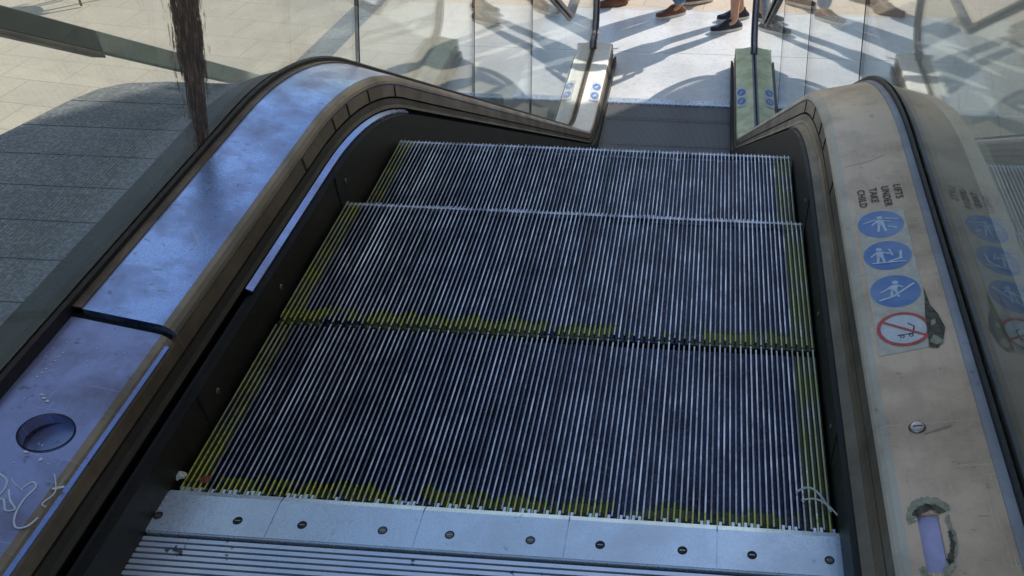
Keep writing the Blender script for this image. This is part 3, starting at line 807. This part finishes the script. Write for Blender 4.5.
# ------------------------------------------------------------------ people
def skinned(name, joints, edges, mat, parent=None, sub=2, root=0):
    me = bpy.data.meshes.new(name); me.from_pydata([j[0] for j in joints], edges, []); me.update()
    o = bpy.data.objects.new(name, me); COL.objects.link(o)
    sk = o.modifiers.new('skin', 'SKIN'); sk.use_smooth_shade = True
    if not me.skin_vertices:
        bpy.context.view_layer.objects.active = o
    sv = me.skin_vertices[0].data if me.skin_vertices else None
    for i, j in enumerate(joints):
        r_ = j[1] if isinstance(j[1], tuple) else (j[1], j[1]); sv[i].radius = r_; sv[i].use_root = (i == root)
    sb = o.modifiers.new('sub', 'SUBSURF'); sb.levels = sub; sb.render_levels = sub
    bpy.context.view_layer.update()
    nm = bpy.data.meshes.new_from_object(o.evaluated_get(bpy.context.evaluated_depsgraph_get()))
    o.modifiers.clear(); o.data = nm; nm.materials.clear(); nm.materials.append(mat)
    nm.polygons.foreach_set('use_smooth', [True] * len(nm.polygons))
    if parent: o.parent = parent
    return o
def lerp(a, b, t_): return tuple(a[i] + (b[i] - a[i]) * t_ for i in range(3))
def person(loc, rz, label, stride, shoe, low, top, hairm, bare_shin, scale=1., sandal=False):
    """faces +y locally; stride = (left ankle y, right ankle y)"""
    t = empty('person', loc, rz, label, 'person'); t.scale = (scale,) * 3
    pel = (0, 0, .95); J = [(pel, (.13, .10)), ((0, 0, 1.1), (.125, .095)), ((0, .0, 1.28), (.15, .105)), ((0, 0, 1.42), (.13, .085)), ((0, .0, 1.50), .055), ((0, .01, 1.56), .052)]
    E = [(0, 1), (1, 2), (2, 3), (3, 4), (4, 5)]
    legs = {}
    for s, sy in ((-1, stride[0]), (1, stride[1])):
        hip = (s * .09, 0, .90); ank = (s * .10, sy, .085); kn = (s * .10, sy * .45 + .05, .49)
        calf = lerp(kn, ank, .32); calf = (calf[0], calf[1] - .012, calf[2])
        b = len(J); J += [(hip, .085), (lerp(hip, kn, .5), .074), (kn, .053), (calf, .054), (lerp(kn, ank, .72), .038), (ank, .034), ((ank[0], ank[1] + .07, .045), .033), ((ank[0], ank[1] + .14, .03), .028)]
        E += [(0, b)] + [(b + i, b + i + 1) for i in range(7)]
        legs[s] = (hip, kn, ank)
    hands = {}
    for s in (-1, 1):
        sw = -stride[0 if s < 0 else 1] * .55
        sh = (s * .19, 0, 1.40); el = (s * .235, sw * .35 - .02, 1.12); wr = (s * .24, sw + .05, .88); pm = (s * .238, sw + .075, .81)
        b = len(J); J += [(sh, .052), (lerp(sh, el, .5), .043), (el, .036), (lerp(el, wr, .35), .035), (wr, (.022, .026)), (pm, (.016, .036))]
        E += [(3, b)] + [(b + i, b + i + 1) for i in range(5)]; hands[s] = pm; legs[('arm', s)] = (sh, el, wr)
    body = skinned('body', J, E, M['skin'], t)
    # head, ears and fingers joined into the body's mesh
    bm = bmesh.new(); bm.from_mesh(body.data)
    g = bmesh.ops.create_uvsphere(bm, u_segments=32, v_segments=24, radius=1.)
    for q in g['verts']:
        x, y, z = q.co; jaw = 1 - .26 * max(0, -z) ** 1.3
        k = 1 - .12 * max(0, -z) if y > 0 else 1
        yy = y * .098 * (1 if y < 0 else k); xx = x * .076 * jaw; zz = z * .118
        if y > .6 and abs(x) < .3:                                     # nose
            yy += .022 * math.exp(-(x / .13) ** 2) * math.exp(-((z + .12) / .17) ** 2)
        if y > .5: yy -= .010 * (math.exp(-((abs(x) - .38) / .16) ** 2) * math.exp(-((z - .05) / .12) ** 2))
        if y > .5: yy += .006 * math.exp(-(x / .25) ** 2) * math.exp(-((z + .48) / .08) ** 2)
        q.co = Vector((xx, yy + .02, zz + 1.645))
    for s in (-1, 1):
        g = bmesh.ops.create_uvsphere(bm, u_segments=12, v_segments=10, radius=1.)
        for q in g['verts']: q.co = Vector((q.co.x * .008 + s * .077, q.co.y * .018 + .012, q.co.z * .032 + 1.645))
    for fc in bm.faces: fc.smooth = True
    bm.to_mesh(body.data); bm.free()
    fm = MB()
    for s in (-1, 1):
        px, py, pz_ = hands[s]
        for i, (dy, L) in enumerate(((.027, .068), (.009, .078), (-.009, .073), (-.026, .058))):
            b0 = Vector((px, py + dy, pz_ - .005)); b1 = b0 + Vector((-s * .004, .004, -L * .45)); b2 = b1 + Vector((-s * .012, .006, -L * .35)); b3 = b2 + Vector((-s * .014, .002, -L * .2))
            fm.tube([b0, b1, b2, b3], [.0095, .0088, .008, .0062], 10)
        b0 = Vector((px - s * .004, py + .025, pz_ + .035)); fm.tube([b0, b0 + Vector((-s * .012, .028, -.024)), b0 + Vector((-s * .018, .036, -.052))], [.012, .0105, .008], 10)
    bm = bmesh.new(); bm.from_mesh(body.data)
    vs = [bm.verts.new(q) for q in fm.v]
    for q in fm.f:
        fc = bm.faces.new([vs[i] for i in q]); fc.smooth = True
    bm.to_mesh(body.data); bm.free()
    # face details
    for s in (-1, 1):
        m = MB(); m.tube([(s * .029, .098, 1.650), (s * .029, .103, 1.650)], [.008, .0035], 10); m.build('eye', M['eye'], t)
    m = MB(); m.tube([(-.022, .099, 1.590), (0, .107, 1.588), (.022, .099, 1.590)], [.002, .0055, .002], 8); m.build('mouth', M['lip'], t, smooth=True)
    # hair cap
    bm = bmesh.new(); bmesh.ops.create_uvsphere(bm, u_segments=32, v_segments=24, radius=1.)
    dele = []
    for q in bm.verts:
        x, y, z = q.co
        if (y > .25 and z < .55) or z < -.45: dele.append(q)
        k = 1.08 + .03 * math.sin(x * 17 + y * 11) * math.sin(z * 13)
        q.co = Vector((x * .078 * k, y * .1 * k + .014, z * .121 * k + 1.65))
    bmesh.ops.delete(bm, geom=dele, context='VERTS')
    me = bpy.data.meshes.new('hair'); bm.to_mesh(me); bm.free(); me.materials.append(hairm); me.polygons.foreach_set('use_smooth', [True] * len(me.polygons))
    h = bpy.data.objects.new('hair', me); COL.objects.link(h); h.parent = t
    # trousers or shorts
    J2 = [((0, 0, .97), (.145, .115)), ((0, 0, 1.04), (.14, .108))]; E2 = [(0, 1)]
    for s in (-1, 1):
        hip, kn, ank = legs[s]; b = len(J2)
        ch = [(hip, .102), (lerp(hip, kn, .5), .09), (kn, .078)]
        if bare_shin: ch = [(hip, .105), (lerp(hip, kn, .5), .095), (lerp(hip, kn, .85), .09)]
        else: ch += [(lerp(kn, ank, .5), .068), (lerp(kn, ank, .99), .068)]
        J2 += ch; E2 += [(0, b)] + [(b + i, b + i + 1) for i in range(len(ch) - 1)]
    skinned('shorts' if bare_shin else 'trousers', J2, E2, low, t)
    # shirt with short sleeves
    J3 = [((0, 0, .99), (.15, .118)), ((0, 0, 1.1), (.145, .112)), ((0, 0, 1.28), (.168, .122)), ((0, 0, 1.41), (.145, .1)), ((0, 0, 1.465), (.075, .07))]; E3 = [(0, 1), (1, 2), (2, 3), (3, 4)]
    for s in (-1, 1):
        sh, el, wr = legs[('arm', s)]; b = len(J3); J3 += [(sh, .066), (lerp(sh, el, .65), .056)]; E3 += [(3, b), (b, b + 1)]
    skinned('shirt', J3, E3, top, t)
    # shoes
    for s, sy in ((-1, stride[0]), (1, stride[1])):
        ax, ay = s * .10, sy
        def foot(z_, grow):
            out_ = []
            for i in range(24):
                a = 2 * math.pi * i / 24; y_ = math.sin(a) * .142 + .065; wx = .036 + .012 * max(0, math.sin(a)) - .004 * max(0, -math.sin(a))
                x_ = math.cos(a) * wx * (abs(math.cos(a)) ** -.25 if abs(math.cos(a)) > .05 else 1)
                out_.append((ax + x_ * grow + s * .006 * math.sin(a), ay + (y_ - .065) * (1 + (grow - 1) * .3) + .065, z_))
            return out_
        v_ = foot(0, 1.06) + foot(.024, 1.08); f_ = [tuple(range(24))[::-1], tuple(range(24, 48))] + [(i, (i + 1) % 24, (i + 1) % 24 + 24, i + 24) for i in range(24)]
        so = mk('sole', v_, f_, M['sole'] if not sandal else M['shoe_brown'], None)
        layers = [(.0245, 1.03, 0), (.042, .98, 0), (.058, .82, .35), (.078, .62, .75), (.098, .56, 1.)]
        v_ = []; f_ = []
        for (z_, gw, back) in layers:
            for (x_, y_, _z) in foot(z_, gw):
                lim = ay + .065 + (y_ - ay - .065) * (1 - .55 * back) - .045 * back
                v_.append((x_, lim, z_ - .012 * (0 if back == 0 else max(0, (y_ - ay - .04)) * 4)))
        for j in range(len(layers) - 1):
            for i in range(24): f_.append((j * 24 + i, j * 24 + (i + 1) % 24, (j + 1) * 24 + (i + 1) % 24, (j + 1) * 24 + i))
        f_.append(tuple(96 + i for i in range(24)))
        sh_ = mk('shoe', v_, f_, shoe, t, smooth=True); so.parent = sh_
    return t
person((.545, 7.70, -H), R(112), 'person with bare shins in dark canvas shoes, nearest the escalator', (.05, -.09), M['shoe_dark'], M['navy'], M['white_cloth'], M['hair'], True, 1.16)
person((.08, 8.06, -H), R(118), 'person in blue jeans and brown shoes walking on the plaza', (.14, -.22), M['shoe_brown'], M['jeans'], M['red_cloth'], M['hair_grey'], False, 1.16)
person((-.52, 8.27, -H), R(112), 'person in brown shoes beyond the left handrail end', (.12, -.16), M['shoe_brown'], M['grey_cloth'], M['navy'], M['hair'], False, 1.12, True)

# ------------------------------------------------------------------ light
SD = Vector((.72, .69, 0)).normalized(); EL = R(36)
sdir = Vector((SD.x * math.cos(EL), SD.y * math.cos(EL), math.sin(EL)))
w = bpy.data.worlds.new('World'); scene.world = w; w.use_nodes = True
nt = w.node_tree; bg = nt.nodes['Background']; sky = nt.nodes.new('ShaderNodeTexSky'); sky.sky_type = 'NISHITA'
sky.sun_disc = False; sky.sun_elevation = EL; sky.sun_rotation = math.atan2(SD.x, SD.y); sky.air_density = 1.5; sky.dust_density = 1.4; sky.ozone_density = 2.6
nt.links.new(sky.outputs[0], bg.inputs[0]); bg.inputs[1].default_value = .15
sl = bpy.data.lights.new('sun', 'SUN'); sl.energy = 4.6; sl.angle = R(.5); sl.color = (1., .95, .87)
so = bpy.data.objects.new('sun', sl); COL.objects.link(so); so.rotation_euler = (-sdir).to_track_quat('-Z', 'Y').to_euler(); so.location = (6, 6, 12)

# ------------------------------------------------------------------ camera
F_, CX, CY, CZ, YAW, PIT, ROL = 887.56, .2699, -.7981, 1.0629, -.0776, .7427, .0021
fwd = Vector((math.sin(YAW) * math.cos(PIT), math.cos(YAW) * math.cos(PIT), -math.sin(PIT)))
rt = Vector((math.cos(YAW), -math.sin(YAW), 0)); up = rt.cross(fwd)
r2 = rt * math.cos(ROL) + up * math.sin(ROL); u2 = -rt * math.sin(ROL) + up * math.cos(ROL)
cd = bpy.data.cameras.new('camera'); cam = bpy.data.objects.new('camera', cd); COL.objects.link(cam)
cam.matrix_world = Matrix(((r2.x, u2.x, -fwd.x, CX), (r2.y, u2.y, -fwd.y, CY), (r2.z, u2.z, -fwd.z, CZ), (0, 0, 0, 1)))
cd.sensor_fit = 'HORIZONTAL'; cd.sensor_width = 36; cd.lens = F_ / 1024 * 36; cd.shift_x = -124.96 / 1024; cd.shift_y = 71.36 / 1024
cd.clip_start = .02; cd.clip_end = 2000; scene.camera = cam
scene.view_settings.view_transform = 'Standard'; scene.view_settings.look = 'None'; scene.view_settings.exposure = 0
scene.render.engine = 'CYCLES'; scene.cycles.transparent_max_bounces = 24
